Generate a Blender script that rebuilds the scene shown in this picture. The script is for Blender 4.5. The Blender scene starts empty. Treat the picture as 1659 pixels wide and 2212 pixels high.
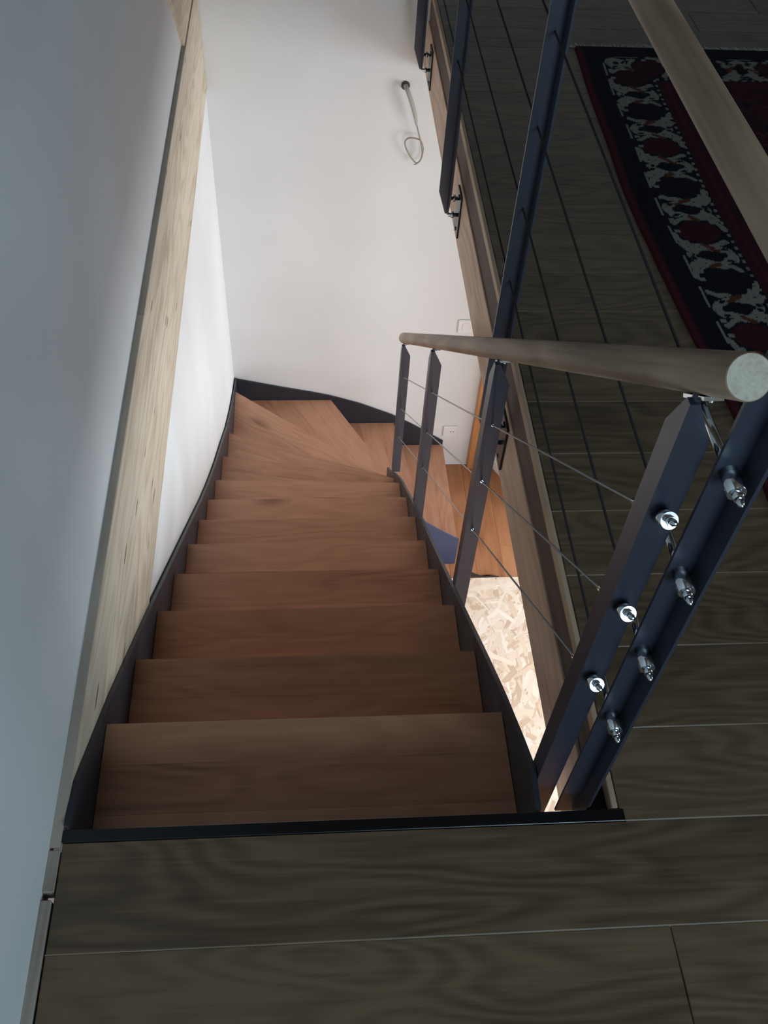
import bpy, bmesh, math, random
import numpy as np
from mathutils import Vector, Matrix

# ------------------------------------------------------------------ camera, light, exposure
scene = bpy.context.scene
col = scene.collection
CAM_H = 1.6245
YAW, PITCH, ROLL = -0.1159, 0.8731, 0.0746
F_PX = 2038.5
ca, sa = math.cos(YAW), math.sin(YAW)
cb, sb = math.cos(PITCH), math.sin(PITCH)
fwd = Vector((-sa * cb, ca * cb, -sb))
rgt = Vector((ca, sa, 0))
upv = rgt.cross(fwd)
r2 = math.cos(ROLL) * rgt + math.sin(ROLL) * upv
u2 = -math.sin(ROLL) * rgt + math.cos(ROLL) * upv
cam_data = bpy.data.cameras.new('camera')
cam_data.sensor_fit = 'HORIZONTAL'
cam_data.sensor_width = 36.0
cam_data.lens = 36.0 * F_PX / 1659.0
cam_data.clip_start = 0.02
cam = bpy.data.objects.new('camera', cam_data)
col.objects.link(cam)
m3 = Matrix((r2, u2, -fwd)).transposed()
cam.matrix_world = Matrix.Translation((0, 0, CAM_H)) @ m3.to_4x4()
scene.camera = cam

world = bpy.data.worlds.new('world')
scene.world = world
world.use_nodes = True
world.node_tree.nodes['Background'].inputs['Color'].default_value = (0.62, 0.74, 1.0, 1)
world.node_tree.nodes['Background'].inputs['Strength'].default_value = 0.6

scene.view_settings.view_transform = 'Standard'
scene.view_settings.look = 'None'
scene.view_settings.gamma = 1.0
scene.view_settings.use_curve_mapping = False
scene.view_settings.exposure = 0.0
scene.cycles.caustics_reflective = False
scene.cycles.caustics_refractive = False
scene.cycles.glossy_bounces = 3


def area_light(name, loc, target, sx, sy, power, color):
    d = bpy.data.lights.new(name, 'AREA')
    d.shape = 'RECTANGLE'
    d.size, d.size_y = sx, sy
    d.energy = power
    d.color = color
    o = bpy.data.objects.new(name, d)
    col.objects.link(o)
    o.location = loc
    dirv = Vector(target) - Vector(loc)
    o.rotation_euler = dirv.to_track_quat('-Z', 'Y').to_euler()
    return o


# daylight entering through the windows of the two storeys
area_light('daylight_lower_side', (4.02, 2.1, -1.6), (0, 2.1, -1.6), 2.6, 1.9, 165, (0.88, 0.95, 1.0))
area_light('daylight_lower_front', (1.5, -1.92, -1.75), (1.5, 2, -1.75), 1.5, 1.7, 48, (0.88, 0.95, 1.0))
area_light('daylight_upper_side', (4.02, 0.1, 1.45), (0, 0.1, 1.45), 1.2, 1.1, 21, (0.60, 0.83, 1.0))
area_light('daylight_upper_front', (1.2, -1.92, 1.5), (1.2, 2, 1.5), 1.1, 1.1, 50, (0.60, 0.83, 1.0))

random.seed(7)

# ------------------------------------------------------------------ materials
def srgb(r, g, b):
    def f(c):
        c /= 255.0
        return c / 12.92 if c <= 0.04045 else ((c + 0.055) / 1.055) ** 2.4
    return (f(r), f(g), f(b), 1.0)


def new_mat(name, rough=0.6, color=(0.5, 0.5, 0.5, 1), metal=0.0, spec=0.5):
    m = bpy.data.materials.new(name)
    m.use_nodes = True
    b = m.node_tree.nodes['Principled BSDF']
    b.inputs['Roughness'].default_value = rough
    b.inputs['Base Color'].default_value = color
    b.inputs['Metallic'].default_value = metal
    b.inputs['Specular IOR Level'].default_value = spec
    return m, m.node_tree.nodes, m.node_tree.links, b


def wood_mat(name, dark, mid, light, rough=0.5, vary=0.25, ring=9.0, knots=True, grain=1.0, spec=0.4, across=1.0, amp=0.16, fib=0.7, checks=False):
    """Timber whose grain runs along the object's local X axis."""
    m, N, L, b = new_mat(name, rough, spec=spec)
    tc = N.new('ShaderNodeTexCoord')
    oi = N.new('ShaderNodeObjectInfo')
    sc = N.new('ShaderNodeVectorMath'); sc.operation = 'SCALE'
    comb = N.new('ShaderNodeCombineXYZ')
    for i, k in enumerate((37.0, 91.0, 53.0)):
        mm = N.new('ShaderNodeMath'); mm.operation = 'MULTIPLY'; mm.inputs[1].default_value = k
        L.new(oi.outputs['Random'], mm.inputs[0]); L.new(mm.outputs[0], comb.inputs[i])
    add = N.new('ShaderNodeVectorMath'); add.operation = 'ADD'
    L.new(tc.outputs['Object'], add.inputs[0]); L.new(comb.outputs[0], add.inputs[1])
    # cathedral rings: contour lines of a stretched noise
    mp = N.new('ShaderNodeMapping'); mp.inputs['Scale'].default_value = (1.5, 7.5 * across, 7.5 * across)
    L.new(add.outputs[0], mp.inputs['Vector'])
    n1 = N.new('ShaderNodeTexNoise'); n1.inputs['Scale'].default_value = 1.0
    n1.inputs['Detail'].default_value = 1.5; n1.inputs['Roughness'].default_value = 0.45
    L.new(mp.outputs[0], n1.inputs['Vector'])
    mr = N.new('ShaderNodeMath'); mr.operation = 'MULTIPLY'; mr.inputs[1].default_value = ring * 6.28
    L.new(n1.outputs['Fac'], mr.inputs[0])
    sn = N.new('ShaderNodeMath'); sn.operation = 'SINE'; L.new(mr.outputs[0], sn.inputs[0])
    # fine fibres
    mp2 = N.new('ShaderNodeMapping'); mp2.inputs['Scale'].default_value = (5, 130, 130)
    L.new(add.outputs[0], mp2.inputs['Vector'])
    n2 = N.new('ShaderNodeTexNoise'); n2.inputs['Scale'].default_value = 1.0; n2.inputs['Detail'].default_value = 3
    L.new(mp2.outputs[0], n2.inputs['Vector'])
    # broad tone
    mp3 = N.new('ShaderNodeMapping'); mp3.inputs['Scale'].default_value = (1.1, 5, 5)
    L.new(add.outputs[0], mp3.inputs['Vector'])
    n3 = N.new('ShaderNodeTexNoise'); n3.inputs['Scale'].default_value = 1.0; n3.inputs['Detail'].default_value = 3
    L.new(mp3.outputs[0], n3.inputs['Vector'])

    def mad(a, k, c):
        q = N.new('ShaderNodeMath'); q.operation = 'MULTIPLY_ADD'
        L.new(a, q.inputs[0]); q.inputs[1].default_value = k
        if isinstance(c, float): q.inputs[2].default_value = c
        else: L.new(c, q.inputs[2])
        return q.outputs[0]
    t = mad(sn.outputs[0], amp * grain, 0.05 - fib * 0.5 * grain)
    t = mad(n2.outputs['Fac'], fib * grain, t)
    t = mad(n3.outputs['Fac'], 0.9 if grain else 0.5, t)
    t = mad(oi.outputs['Random'], vary, t)
    ramp = N.new('ShaderNodeValToRGB')
    e = ramp.color_ramp.elements
    e[0].position, e[0].color = 0.12, dark
    e[1].position, e[1].color = 0.95, light
    k = e.new(0.5); k.color = mid
    L.new(t, ramp.inputs[0])
    out = ramp.outputs[0]
    if knots:
        mp4 = N.new('ShaderNodeMapping'); mp4.inputs['Scale'].default_value = (2.0, 3.6, 3.6)
        L.new(add.outputs[0], mp4.inputs['Vector'])
        v = N.new('ShaderNodeTexVoronoi'); v.inputs['Scale'].default_value = 1.0
        L.new(mp4.outputs[0], v.inputs['Vector'])
        kr = N.new('ShaderNodeValToRGB')
        kr.color_ramp.elements[0].position = 0.03; kr.color_ramp.elements[0].color = (0.35, 0.3, 0.27, 1)
        kr.color_ramp.elements[1].position = 0.2; kr.color_ramp.elements[1].color = (1, 1, 1, 1)
        L.new(v.outputs['Distance'], kr.inputs[0])
        mx = N.new('ShaderNodeMix'); mx.data_type = 'RGBA'; mx.blend_type = 'MULTIPLY'
        mx.inputs['Factor'].default_value = 0.8
        L.new(out, mx.inputs['A']); L.new(kr.outputs[0], mx.inputs['B'])
        out = mx.outputs['Result']
    if checks:                          # short drying cracks along the grain
        mp5 = N.new('ShaderNodeMapping'); mp5.inputs['Scale'].default_value = (5.0, 42.0, 42.0)
        L.new(add.outputs[0], mp5.inputs['Vector'])
        v5 = N.new('ShaderNodeTexVoronoi'); v5.inputs['Scale'].default_value = 1.0
        L.new(mp5.outputs[0], v5.inputs['Vector'])
        lt = N.new('ShaderNodeMath'); lt.operation = 'LESS_THAN'; lt.inputs[1].default_value = 0.16
        L.new(v5.outputs['Distance'], lt.inputs[0])
        sx_ = N.new('ShaderNodeSeparateColor'); L.new(v5.outputs['Color'], sx_.inputs[0])
        gt = N.new('ShaderNodeMath'); gt.operation = 'GREATER_THAN'; gt.inputs[1].default_value = 0.80
        L.new(sx_.outputs[0], gt.inputs[0])
        an = N.new('ShaderNodeMath'); an.operation = 'MULTIPLY'
        L.new(lt.outputs[0], an.inputs[0]); L.new(gt.outputs[0], an.inputs[1])
        mc = N.new('ShaderNodeMix'); mc.data_type = 'RGBA'
        L.new(an.outputs[0], mc.inputs['Factor']); L.new(out, mc.inputs['A'])
        mc.inputs['B'].default_value = (0.10, 0.06, 0.04, 1)
        out = mc.outputs['Result']
    L.new(out, b.inputs['Base Color'])
    bp = N.new('ShaderNodeBump'); bp.inputs['Strength'].default_value = 0.12; bp.inputs['Distance'].default_value = 0.002
    L.new(n2.outputs['Fac'], bp.inputs['Height']); L.new(bp.outputs[0], b.inputs['Normal'])
    return m


def plaster_mat(name, c, rough=0.85):
    m, N, L, b = new_mat(name, rough, c, spec=0.2)
    tc = N.new('ShaderNodeTexCoord')
    n = N.new('ShaderNodeTexNoise'); n.inputs['Scale'].default_value = 2.2; n.inputs['Detail'].default_value = 5
    L.new(tc.outputs['Object'], n.inputs['Vector'])
    r = N.new('ShaderNodeValToRGB')
    r.color_ramp.elements[0].position = 0.3; r.color_ramp.elements[1].position = 0.7
    r.color_ramp.elements[0].color = tuple(x * 0.95 for x in c[:3]) + (1,)
    r.color_ramp.elements[1].color = c
    L.new(n.outputs['Fac'], r.inputs[0]); L.new(r.outputs[0], b.inputs['Base Color'])
    n2 = N.new('ShaderNodeTexNoise'); n2.inputs['Scale'].default_value = 160; n2.inputs['Detail'].default_value = 2
    L.new(tc.outputs['Object'], n2.inputs['Vector'])
    bp = N.new('ShaderNodeBump'); bp.inputs['Strength'].default_value = 0.06; bp.inputs['Distance'].default_value = 0.002
    L.new(n2.outputs['Fac'], bp.inputs['Height']); L.new(bp.outputs[0], b.inputs['Normal'])
    return m


def steel_mat(name, c, rough=0.4, spec=0.5, metal=0.0):
    m, N, L, b = new_mat(name, rough, c, spec=spec, metal=metal)
    tc = N.new('ShaderNodeTexCoord')
    n = N.new('ShaderNodeTexNoise'); n.inputs['Scale'].default_value = 14; n.inputs['Detail'].default_value = 4
    L.new(tc.outputs['Object'], n.inputs['Vector'])
    mr = N.new('ShaderNodeMapRange'); mr.inputs['To Min'].default_value = rough - 0.06; mr.inputs['To Max'].default_value = rough + 0.08
    L.new(n.outputs['Fac'], mr.inputs['Value']); L.new(mr.outputs[0], b.inputs['Roughness'])
    return m


M = {}
M['oak_floor'] = wood_mat('oak_floor', (0.050, 0.034, 0.022, 1), (0.104, 0.069, 0.041, 1), (0.165, 0.112, 0.066, 1), rough=0.40, vary=0.2, ring=13, amp=0.15, fib=0.7)
M['oak_tread'] = wood_mat('oak_tread', (0.23, 0.105, 0.058, 1), (0.44, 0.212, 0.124, 1), (0.56, 0.29, 0.178, 1), rough=0.5, vary=0.42, ring=9, amp=0.10, fib=0.6)
M['oak_lower'] = wood_mat('oak_lower', (0.22, 0.085, 0.035, 1), (0.36, 0.15, 0.065, 1), (0.46, 0.21, 0.1, 1), rough=0.4, vary=0.3, ring=5)
M['oak_rail'] = wood_mat('oak_rail', (0.20, 0.13, 0.085, 1), (0.33, 0.225, 0.15, 1), (0.44, 0.32, 0.22, 1), rough=0.5, vary=0.1, ring=5, knots=False)
M['end_grain'] = wood_mat('end_grain', (0.34, 0.30, 0.23, 1), (0.50, 0.45, 0.36, 1), (0.60, 0.56, 0.46, 1), rough=0.8, vary=0.1, ring=14, knots=False, across=3, amp=0.05, fib=1.0)
M['spruce'] = wood_mat('spruce', (0.44, 0.33, 0.22, 1), (0.64, 0.53, 0.40, 1), (0.74, 0.64, 0.51, 1), checks=True, rough=0.65, vary=0.1, ring=8, knots=True, across=1.4)
M['spruce_edge'] = wood_mat('spruce_edge', (0.40, 0.26, 0.18, 1), (0.58, 0.40, 0.29, 1), (0.68, 0.49, 0.36, 1), rough=0.6, vary=0.1, ring=7)
M['glint'] = wood_mat('painted_glint', (0.25, 0.20, 0.14, 1), (0.40, 0.33, 0.24, 1), (0.5, 0.42, 0.32, 1), rough=0.6, vary=0.1, ring=4, knots=False)  # pale tone that paints the glint along the board joints
M['nosing'] = wood_mat('nosing', (0.30, 0.20, 0.13, 1), (0.42, 0.29, 0.19, 1), (0.5, 0.36, 0.25, 1), rough=0.6, vary=0.1, ring=7, knots=False)
M['fascia'] = wood_mat('fascia', (0.05, 0.03, 0.022, 1), (0.09, 0.055, 0.04, 1), (0.12, 0.075, 0.055, 1), rough=0.7, vary=0.1, ring=5, knots=False)
M['jamb'] = wood_mat('jamb', (0.35, 0.13, 0.04, 1), (0.5, 0.21, 0.07, 1), (0.6, 0.28, 0.1, 1), rough=0.45, vary=0.1, ring=5)
M['packer'] = wood_mat('packer', (0.24, 0.19, 0.15, 1), (0.38, 0.32, 0.26, 1), (0.48, 0.41, 0.34, 1), rough=0.7, vary=0.3, ring=4, knots=False)
M['shadow_strip'] = wood_mat('shadow_strip', (0.02, 0.01, 0.008, 1), (0.04, 0.02, 0.014, 1), (0.06, 0.03, 0.02, 1), rough=0.6, vary=0.1, ring=4, knots=False)  # near-black tone for the painted shadow at the sheet edge
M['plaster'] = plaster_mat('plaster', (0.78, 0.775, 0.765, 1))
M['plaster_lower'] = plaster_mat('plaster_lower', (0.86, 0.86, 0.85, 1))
M['ceiling'] = plaster_mat('ceiling_paint', (0.7, 0.68, 0.65, 1))
M['ceiling_low_bounce'] = wood_mat('ceiling_low_bounce', (0.08, 0.05, 0.03, 1), (0.13, 0.085, 0.05, 1), (0.18, 0.12, 0.075, 1), rough=0.7)  # dark tone for the unseen upper ceiling so less light bounces down
M['steel'] = steel_mat('black_steel', srgb(42, 45, 54), 0.4)
M['post'] = steel_mat('post_steel', srgb(46, 50, 62), 0.36, spec=0.6)
M['sky_tint_steel'] = steel_mat('sky_tint_steel', srgb(58, 67, 96), 0.5)  # black steel with the sky's blue reflection put into the base colour
M['bracket'] = steel_mat('bracket_black', srgb(14, 14, 17), 0.3)
M['chrome'] = steel_mat('stainless', (0.62, 0.66, 0.70, 1), 0.12, metal=1.0)
M['cable'] = steel_mat('wire_rope', (0.42, 0.38, 0.36, 1), 0.38, metal=0.9)
M['dark_cable'] = steel_mat('dark_wire_rope', (0.02, 0.018, 0.018, 1), 0.75, spec=0.2)
M['socket_white'] = steel_mat('socket_white', (0.82, 0.8, 0.78, 1), 0.35)
M['dark'] = steel_mat('dark_plastic', (0.05, 0.035, 0.03, 1), 0.6)
M['sleeve'] = steel_mat('grey_sleeve', (0.42, 0.40, 0.36, 1), 0.6)
M['wire'] = steel_mat('wire_beige', (0.30, 0.26, 0.20, 1), 0.5)
M['baseboard'] = steel_mat('baseboard_white', (0.85, 0.84, 0.83, 1), 0.4)
M['frame_white'] = steel_mat('window_white', (0.8, 0.8, 0.8, 1), 0.4)


def attr_mat(name, rough, fine=0.0, bump=0.0):
    m, N, L, b = new_mat(name, rough, spec=0.15)
    a = N.new('ShaderNodeAttribute'); a.attribute_name = 'tint'
    L.new(a.outputs['Color'], b.inputs['Base Color'])
    if fine:
        tc = N.new('ShaderNodeTexCoord')
        n = N.new('ShaderNodeTexNoise'); n.inputs['Scale'].default_value = fine; n.inputs['Detail'].default_value = 2
        L.new(tc.outputs['Object'], n.inputs['Vector'])
        mr = N.new('ShaderNodeMapRange'); mr.inputs['To Min'].default_value = 0.6; mr.inputs['To Max'].default_value = 1.35
        L.new(n.outputs['Fac'], mr.inputs['Value'])
        mx = N.new('ShaderNodeMix'); mx.data_type = 'RGBA'; mx.blend_type = 'MULTIPLY'; mx.inputs['Factor'].default_value = 1
        L.new(a.outputs['Color'], mx.inputs['A']); L.new(mr.outputs[0], mx.inputs['B'])
        L.new(mx.outputs['Result'], b.inputs['Base Color'])
        bp = N.new('ShaderNodeBump'); bp.inputs['Strength'].default_value = bump; bp.inputs['Distance'].default_value = 0.004
        L.new(n.outputs['Fac'], bp.inputs['Height']); L.new(bp.outputs[0], b.inputs['Normal'])
    return m


M['rug'] = attr_mat('rug_wool', 0.95, 300, 0.5)
M['strand'] = attr_mat('osb_strand', 0.7)
M['osb'] = plaster_mat('osb_body', (0.78, 0.62, 0.48, 1), 0.75)
M['fringe'] = steel_mat('fringe', (0.5, 0.46, 0.4, 1), 0.9)

# ------------------------------------------------------------------ builders
def tag(o, label=None, cat=None, group=None, kind=None):
    if label: o['label'] = label
    if cat: o['category'] = cat
    if group: o['group'] = group
    if kind: o['kind'] = kind
    return o


def link(o, parent=None):
    col.objects.link(o)
    if parent is not None:
        o.parent = parent
        off = Vector(); p = parent
        while p is not None:
            off += p.location; p = p.parent
        o.location = o.location - off
    return o


def empty(name, loc):
    o = bpy.data.objects.new(name, None)
    o.empty_display_size = 0.1
    o.location = loc
    col.objects.link(o)
    return o


def obj(name, bm, mat, parent=None, origin=None, smooth=False):
    """origin: world point that becomes the object's origin (mesh given in world coordinates)."""
    bmesh.ops.recalc_face_normals(bm, faces=bm.faces)
    me = bpy.data.meshes.new(name)
    if origin is None:
        cs = [v.co for v in bm.verts]
        origin = Vector([(min(c[i] for c in cs) + max(c[i] for c in cs)) / 2 for i in range(3)])
    origin = Vector(origin)
    bmesh.ops.translate(bm, verts=bm.verts, vec=-origin)
    bm.to_mesh(me); bm.free()
    for mt in (mat if isinstance(mat, (list, tuple)) else [mat]):
        me.materials.append(mt)
    if smooth:
        for p in me.polygons: p.use_smooth = True
    o = bpy.data.objects.new(name, me)
    o.location = origin
    return link(o, parent)


def add_box(bm, x0, x1, y0, y1, z0, z1):
    vs = [bm.verts.new((x, y, z)) for z in (z0, z1) for y in (y0, y1) for x in (x0, x1)]
    for f in ((0, 1, 3, 2), (4, 5, 7, 6), (0, 1, 5, 4), (2, 3, 7, 6), (0, 2, 6, 4), (1, 3, 7, 5)):
        bm.faces.new([vs[i] for i in f])
    return vs


def bevel(bm, w, seg=1):
    bmesh.ops.recalc_face_normals(bm, faces=bm.faces)
    bmesh.ops.bevel(bm, geom=list(bm.edges), offset=w, segments=seg, affect='EDGES', profile=0.6)


def box(name, x0, x1, y0, y1, z0, z1, mat, parent=None, bev=0.0, **k):
    bm = bmesh.new()
    add_box(bm, x0, x1, y0, y1, z0, z1)
    if bev: bevel(bm, bev)
    return obj(name, bm, mat, parent, **k)


def add_prism(bm, pts_a, pts_b):
    """two matching closed loops of 3-D points joined into a solid"""
    a = [bm.verts.new(p) for p in pts_a]; b = [bm.verts.new(p) for p in pts_b]
    n = len(a)
    bm.faces.new(a); bm.faces.new(list(reversed(b)))
    for i in range(n):
        bm.faces.new((a[i], a[(i + 1) % n], b[(i + 1) % n], b[i]))


def prism(name, pts_a, pts_b, mat, parent=None, bev=0.0, tri=False, **k):
    bm = bmesh.new(); add_prism(bm, pts_a, pts_b)
    if bev: bevel(bm, bev)
    if tri: bmesh.ops.triangulate(bm, faces=[f for f in bm.faces if len(f.verts) > 4])
    return obj(name, bm, mat, parent, **k)


def add_tube(bm, pts, r, n=8, cap=True):
    pts = [Vector(p) for p in pts]
    rad = r if isinstance(r, (list, tuple)) else [r] * len(pts)
    rings = []
    t0 = (pts[1] - pts[0]).normalized()
    ref = Vector((0, 0, 1)) if abs(t0.z) < 0.9 else Vector((1, 0, 0))
    u = t0.cross(ref).normalized()
    for i, p in enumerate(pts):
        t = (pts[min(i + 1, len(pts) - 1)] - pts[max(i - 1, 0)]).normalized()
        u = (u - t * u.dot(t)).normalized(); w = t.cross(u)
        rings.append([bm.verts.new(p + (u * math.cos(q * 2 * math.pi / n) + w * math.sin(q * 2 * math.pi / n)) * rad[i]) for q in range(n)])
    for a, b in zip(rings, rings[1:]):
        for q in range(n):
            f = bm.faces.new((a[q], a[(q + 1) % n], b[(q + 1) % n], b[q])); f.smooth = True
    if cap:
        bm.faces.new(rings[0]); bm.faces.new(list(reversed(rings[-1])))
    return rings


def tube(name, pts, r, mat, parent=None, n=8, **k):
    bm = bmesh.new(); add_tube(bm, pts, r, n)
    o = obj(name, bm, mat, parent, **k)
    return o


def spline(pts, m=6):
    pts = [Vector(p) for p in pts]
    out = []
    for i in range(len(pts) - 1):
        p0, p1, p2, p3 = pts[max(i - 1, 0)], pts[i], pts[i + 1], pts[min(i + 2, len(pts) - 1)]
        for j in range(m):
            t = j / m
            out.append(0.5 * ((2 * p1) + (p2 - p0) * t + (2 * p0 - 5 * p1 + 4 * p2 - p3) * t * t + (3 * p1 - p0 - 3 * p2 + p3) * t ** 3))
    out.append(pts[-1])
    return out


def lerp_table(tab, x):
    if x <= tab[0][0]: return tab[0][1]
    for (a, b), (c, d) in zip(tab, tab[1:]):
        if x <= c: return b + (d - b) * (x - a) / (c - a)
    return tab[-1][1]


# ------------------------------------------------------------------ key dimensions
ROW0, BOARD = 0.627, 0.18          # first board joint at the stair, board width
YB = 4.24                          # stairwell back wall
ZLOW = -2.975                      # lower floor
RISE, GOING = 0.2011, 0.2729
Z1, Y1 = -0.1586, 0.9315
XR = 0.389
EDGE = 0.54                        # landing edge


def xw(y):                         # plane of beam and lower wall on the left
    return -0.435 - 0.0047 * y


def xu(y):                         # plane of the upper left wall
    return -0.456 - 0.0034 * y


# ------------------------------------------------------------------ shell
floor = box('floor', -0.44, 4.1, -2.0, ROW0 - 0.03, -0.24, -0.019, M['fascia'])
tag(floor, 'dark oak boarded upper floor in front of the stair and on the landing', 'floor', kind='structure')


def lay_board(x0, x1, y0, y1, parent, mat, z=0.0, th=0.018):
    g = 0.0006
    bm = bmesh.new()
    add_box(bm, x0 + g, x1 - g, y0 + g, y1 - g, z - th, z)
    top = [e for e in bm.edges if all(v.co.z > z - 1e-5 for v in e.verts)]
    bmesh.ops.bevel(bm, geom=top, offset=0.0013, segments=1, affect='EDGES')
    return obj('floor_board', bm, mat, parent)


rb = random.Random(5)
for i in range(-15, 0):
    y0 = ROW0 + i * BOARD; y1 = y0 + BOARD
    x = -0.436
    cut = 1.35 if i == -1 else (0.583 if i == -2 else rb.uniform(0.2, 1.3))
    while x < 4.08:
        nx = min(cut, 4.08)
        if 4.08 - nx < 0.3: nx = 4.08
        lay_board(x, nx, y0, y1, floor, M['oak_floor'])
        x = nx; cut = nx + rb.uniform(1.1, 1.8)
slab = box('landing_deck', EDGE + 0.012, 4.1, ROW0 - 0.03, 4.62, -0.16, -0.019, M['fascia'], floor)
for i in range(0, 23):
    y0 = ROW0 + i * BOARD; y1 = min(y0 + BOARD, 4.62)
    if y1 - y0 < 0.03: continue
    x = EDGE
    cut = EDGE + rb.uniform(0.5, 1.6)
    while x < 4.08:
        nx = min(cut, 4.08)
        if 4.08 - nx < 0.3: nx = 4.08
        lay_board(x, nx, y0, y1, floor, M['oak_floor'])
        x = nx; cut = nx + rb.uniform(1.1, 1.8)

for i in range(-14, 23):  # pale strips laid in the joints stand in for bevel glints
    yj = ROW0 + i * BOARD
    if i == 0: continue
    box('joint_glint', (-0.436 if i < 0 else EDGE), 4.08, yj - 0.0012, yj + 0.0012, -0.012, -0.0012, M['glint'], floor)
box('joint_glint', 0.549, 4.08, ROW0 - 0.0012, ROW0 + 0.0012, -0.012, -0.0012, M['glint'], floor)

# joist slab under both upper floors (ceiling of the lower storey)
c = box('ceiling', 0.62, 4.1, -2.0, 4.62, -0.36, -0.245, M['ceiling'])
tag(c, 'pale ceiling of the lower storey under the landing', 'ceiling', kind='structure')
c2 = box('ceiling', -0.44, 0.62, -2.0, 0.57, -0.36, -0.245, M['ceiling'])
tag(c2, 'pale lower ceiling under the floor at the top of the stair', 'ceiling', kind='structure')
c3 = box('ceiling', -0.6, 4.1, -2.0, 4.7, 2.5, 2.6, M['ceiling_low_bounce'])
tag(c3, 'unseen ceiling over the upper storey, made dark to cut bounce light', 'ceiling', kind='structure')

# upper left wall with a slightly ragged lower edge
ys = [-2.0, 0.36]
low = []
rj = random.Random(3)
y = -2.0
while y < YB:
    low.append((y, (-0.06 if y < 0.53 else -0.004) + rj.uniform(0, 0.004)))
    y += 0.11 if y < 0.4 else 0.07
low.append((YB, 0.0))
pa = [(xu(y) + (rj.uniform(-0.0012, 0.0012)), y, z) for y, z in low] + [(xu(YB), YB, 2.5), (xu(-2), -2.0, 2.5)]
pb = [(-0.60, y, z) for y, z in low] + [(-0.60, YB, 2.5), (-0.60, -2.0, 2.5)]
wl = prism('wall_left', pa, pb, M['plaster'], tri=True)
tag(wl, 'cool grey-white plastered wall on the left above the timber beam', 'wall', kind='structure')
pa = [(xw(y) - 0.006, y, z) for y, z in ((-2.0, -0.25), (0.57, -0.25), (0.57, -0.47), (YB, -0.45), (YB, ZLOW), (-2.0, ZLOW))]
pb = [(-0.60, p[1], p[2]) for p in pa]
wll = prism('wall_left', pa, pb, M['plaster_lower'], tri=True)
tag(wll, 'bright white plastered wall below the timber beam beside the stair', 'wall', kind='structure')
lp = [(-0.60, ZLOW), (4.1, ZLOW), (4.1, -0.362), (0.552, -0.362), (0.552, 2.5), (-0.60, 2.5)]
wb = prism('wall_back', [(x, YB, z) for x, z in lp], [(x, YB + 0.16, z) for x, z in lp], M['plaster'])
tag(wb, 'white plastered end wall of the stairwell behind the winding steps', 'wall', kind='structure')
wb3 = box('wall_back', 0.5525, 4.1, 4.62, 4.78, -0.36, 2.5, M['plaster'])
tag(wb3, 'white end wall of the landing beyond the rug', 'wall', kind='structure')


def wall_with_hole(name, axis, pos, th, a0, a1, z0, z1, h0, h1, hz0, hz1, mat, label):
    bm = bmesh.new()
    for (p0, p1, q0, q1) in ((a0, h0, z0, z1), (h1, a1, z0, z1), (h0, h1, z0, hz0), (h0, h1, hz1, z1)):
        if axis == 'x': add_box(bm, pos, pos + th, p0, p1, q0, q1)
        else: add_box(bm, p0, p1, pos, pos + th, q0, q1)
    o = obj(name, bm, mat)
    return tag(o, label, 'wall', kind='structure')


def window(name, axis, pos, h0, h1, z0, z1, label):
    e = empty(name, (pos, h0, z0) if axis == 'x' else (h0, pos, z0))
    tag(e, label, 'window', kind='structure')
    def b(n, p0, p1, q0, q1, d0, d1):
        if axis == 'x': box(n, pos + d0, pos + d1, p0, p1, q0, q1, M['frame_white'], e)
        else: box(n, p0, p1, pos + d0, pos + d1, q0, q1, M['frame_white'], e)
    w = 0.06
    b('window_frame', h0, h0 + w, z0, z1, 0, 0.08); b('window_frame', h1 - w, h1, z0, z1, 0, 0.08)
    b('window_frame', h0 + w, h1 - w, z0, z0 + w, 0, 0.08); b('window_frame', h0 + w, h1 - w, z1 - w, z1, 0, 0.08)
    mid = (h0 + h1) / 2
    b('mullion', mid - 0.035, mid + 0.035, z0 + w, z1 - w, 0, 0.08)


wall_with_hole('wall_right', 'x', 4.1, 0.2, -2.0, 4.78, -0.36, 2.5, -0.55, 0.75, 0.85, 2.05, M['plaster'], 'upper storey side wall with the window far right')
window('window_1', 'x', 4.16, -0.55, 0.75, 0.85, 2.05, 'white upper storey window in the side wall')
wall_with_hole('wall_right', 'x', 4.1, 0.2, -2.0, 4.4, ZLOW, -0.361, 0.75, 3.45, -2.65, -0.55, M['plaster'], 'lower storey side wall with the wide window')
window('window_2', 'x', 4.16, 0.75, 3.45, -2.65, -0.55, 'wide white lower storey window in the side wall')
wall_with_hole('wall_front', 'y', -2.16, 0.16, -0.6, 4.3, -0.36, 2.5, 0.6, 1.8, 0.9, 2.1, M['plaster'], 'upper storey wall behind the viewpoint')
window('window_3', 'y', -2.14, 0.6, 1.8, 0.9, 2.1, 'white upper storey window behind the viewpoint')
wall_with_hole('wall_front', 'y', -2.16, 0.16, -0.6, 4.3, ZLOW, -0.361, 0.7, 2.3, -2.65, -0.85, M['plaster'], 'lower storey wall below the viewpoint')
window('window_4', 'y', -2.14, 0.7, 2.3, -2.65, -0.85, 'white lower storey window below the viewpoint')

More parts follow.
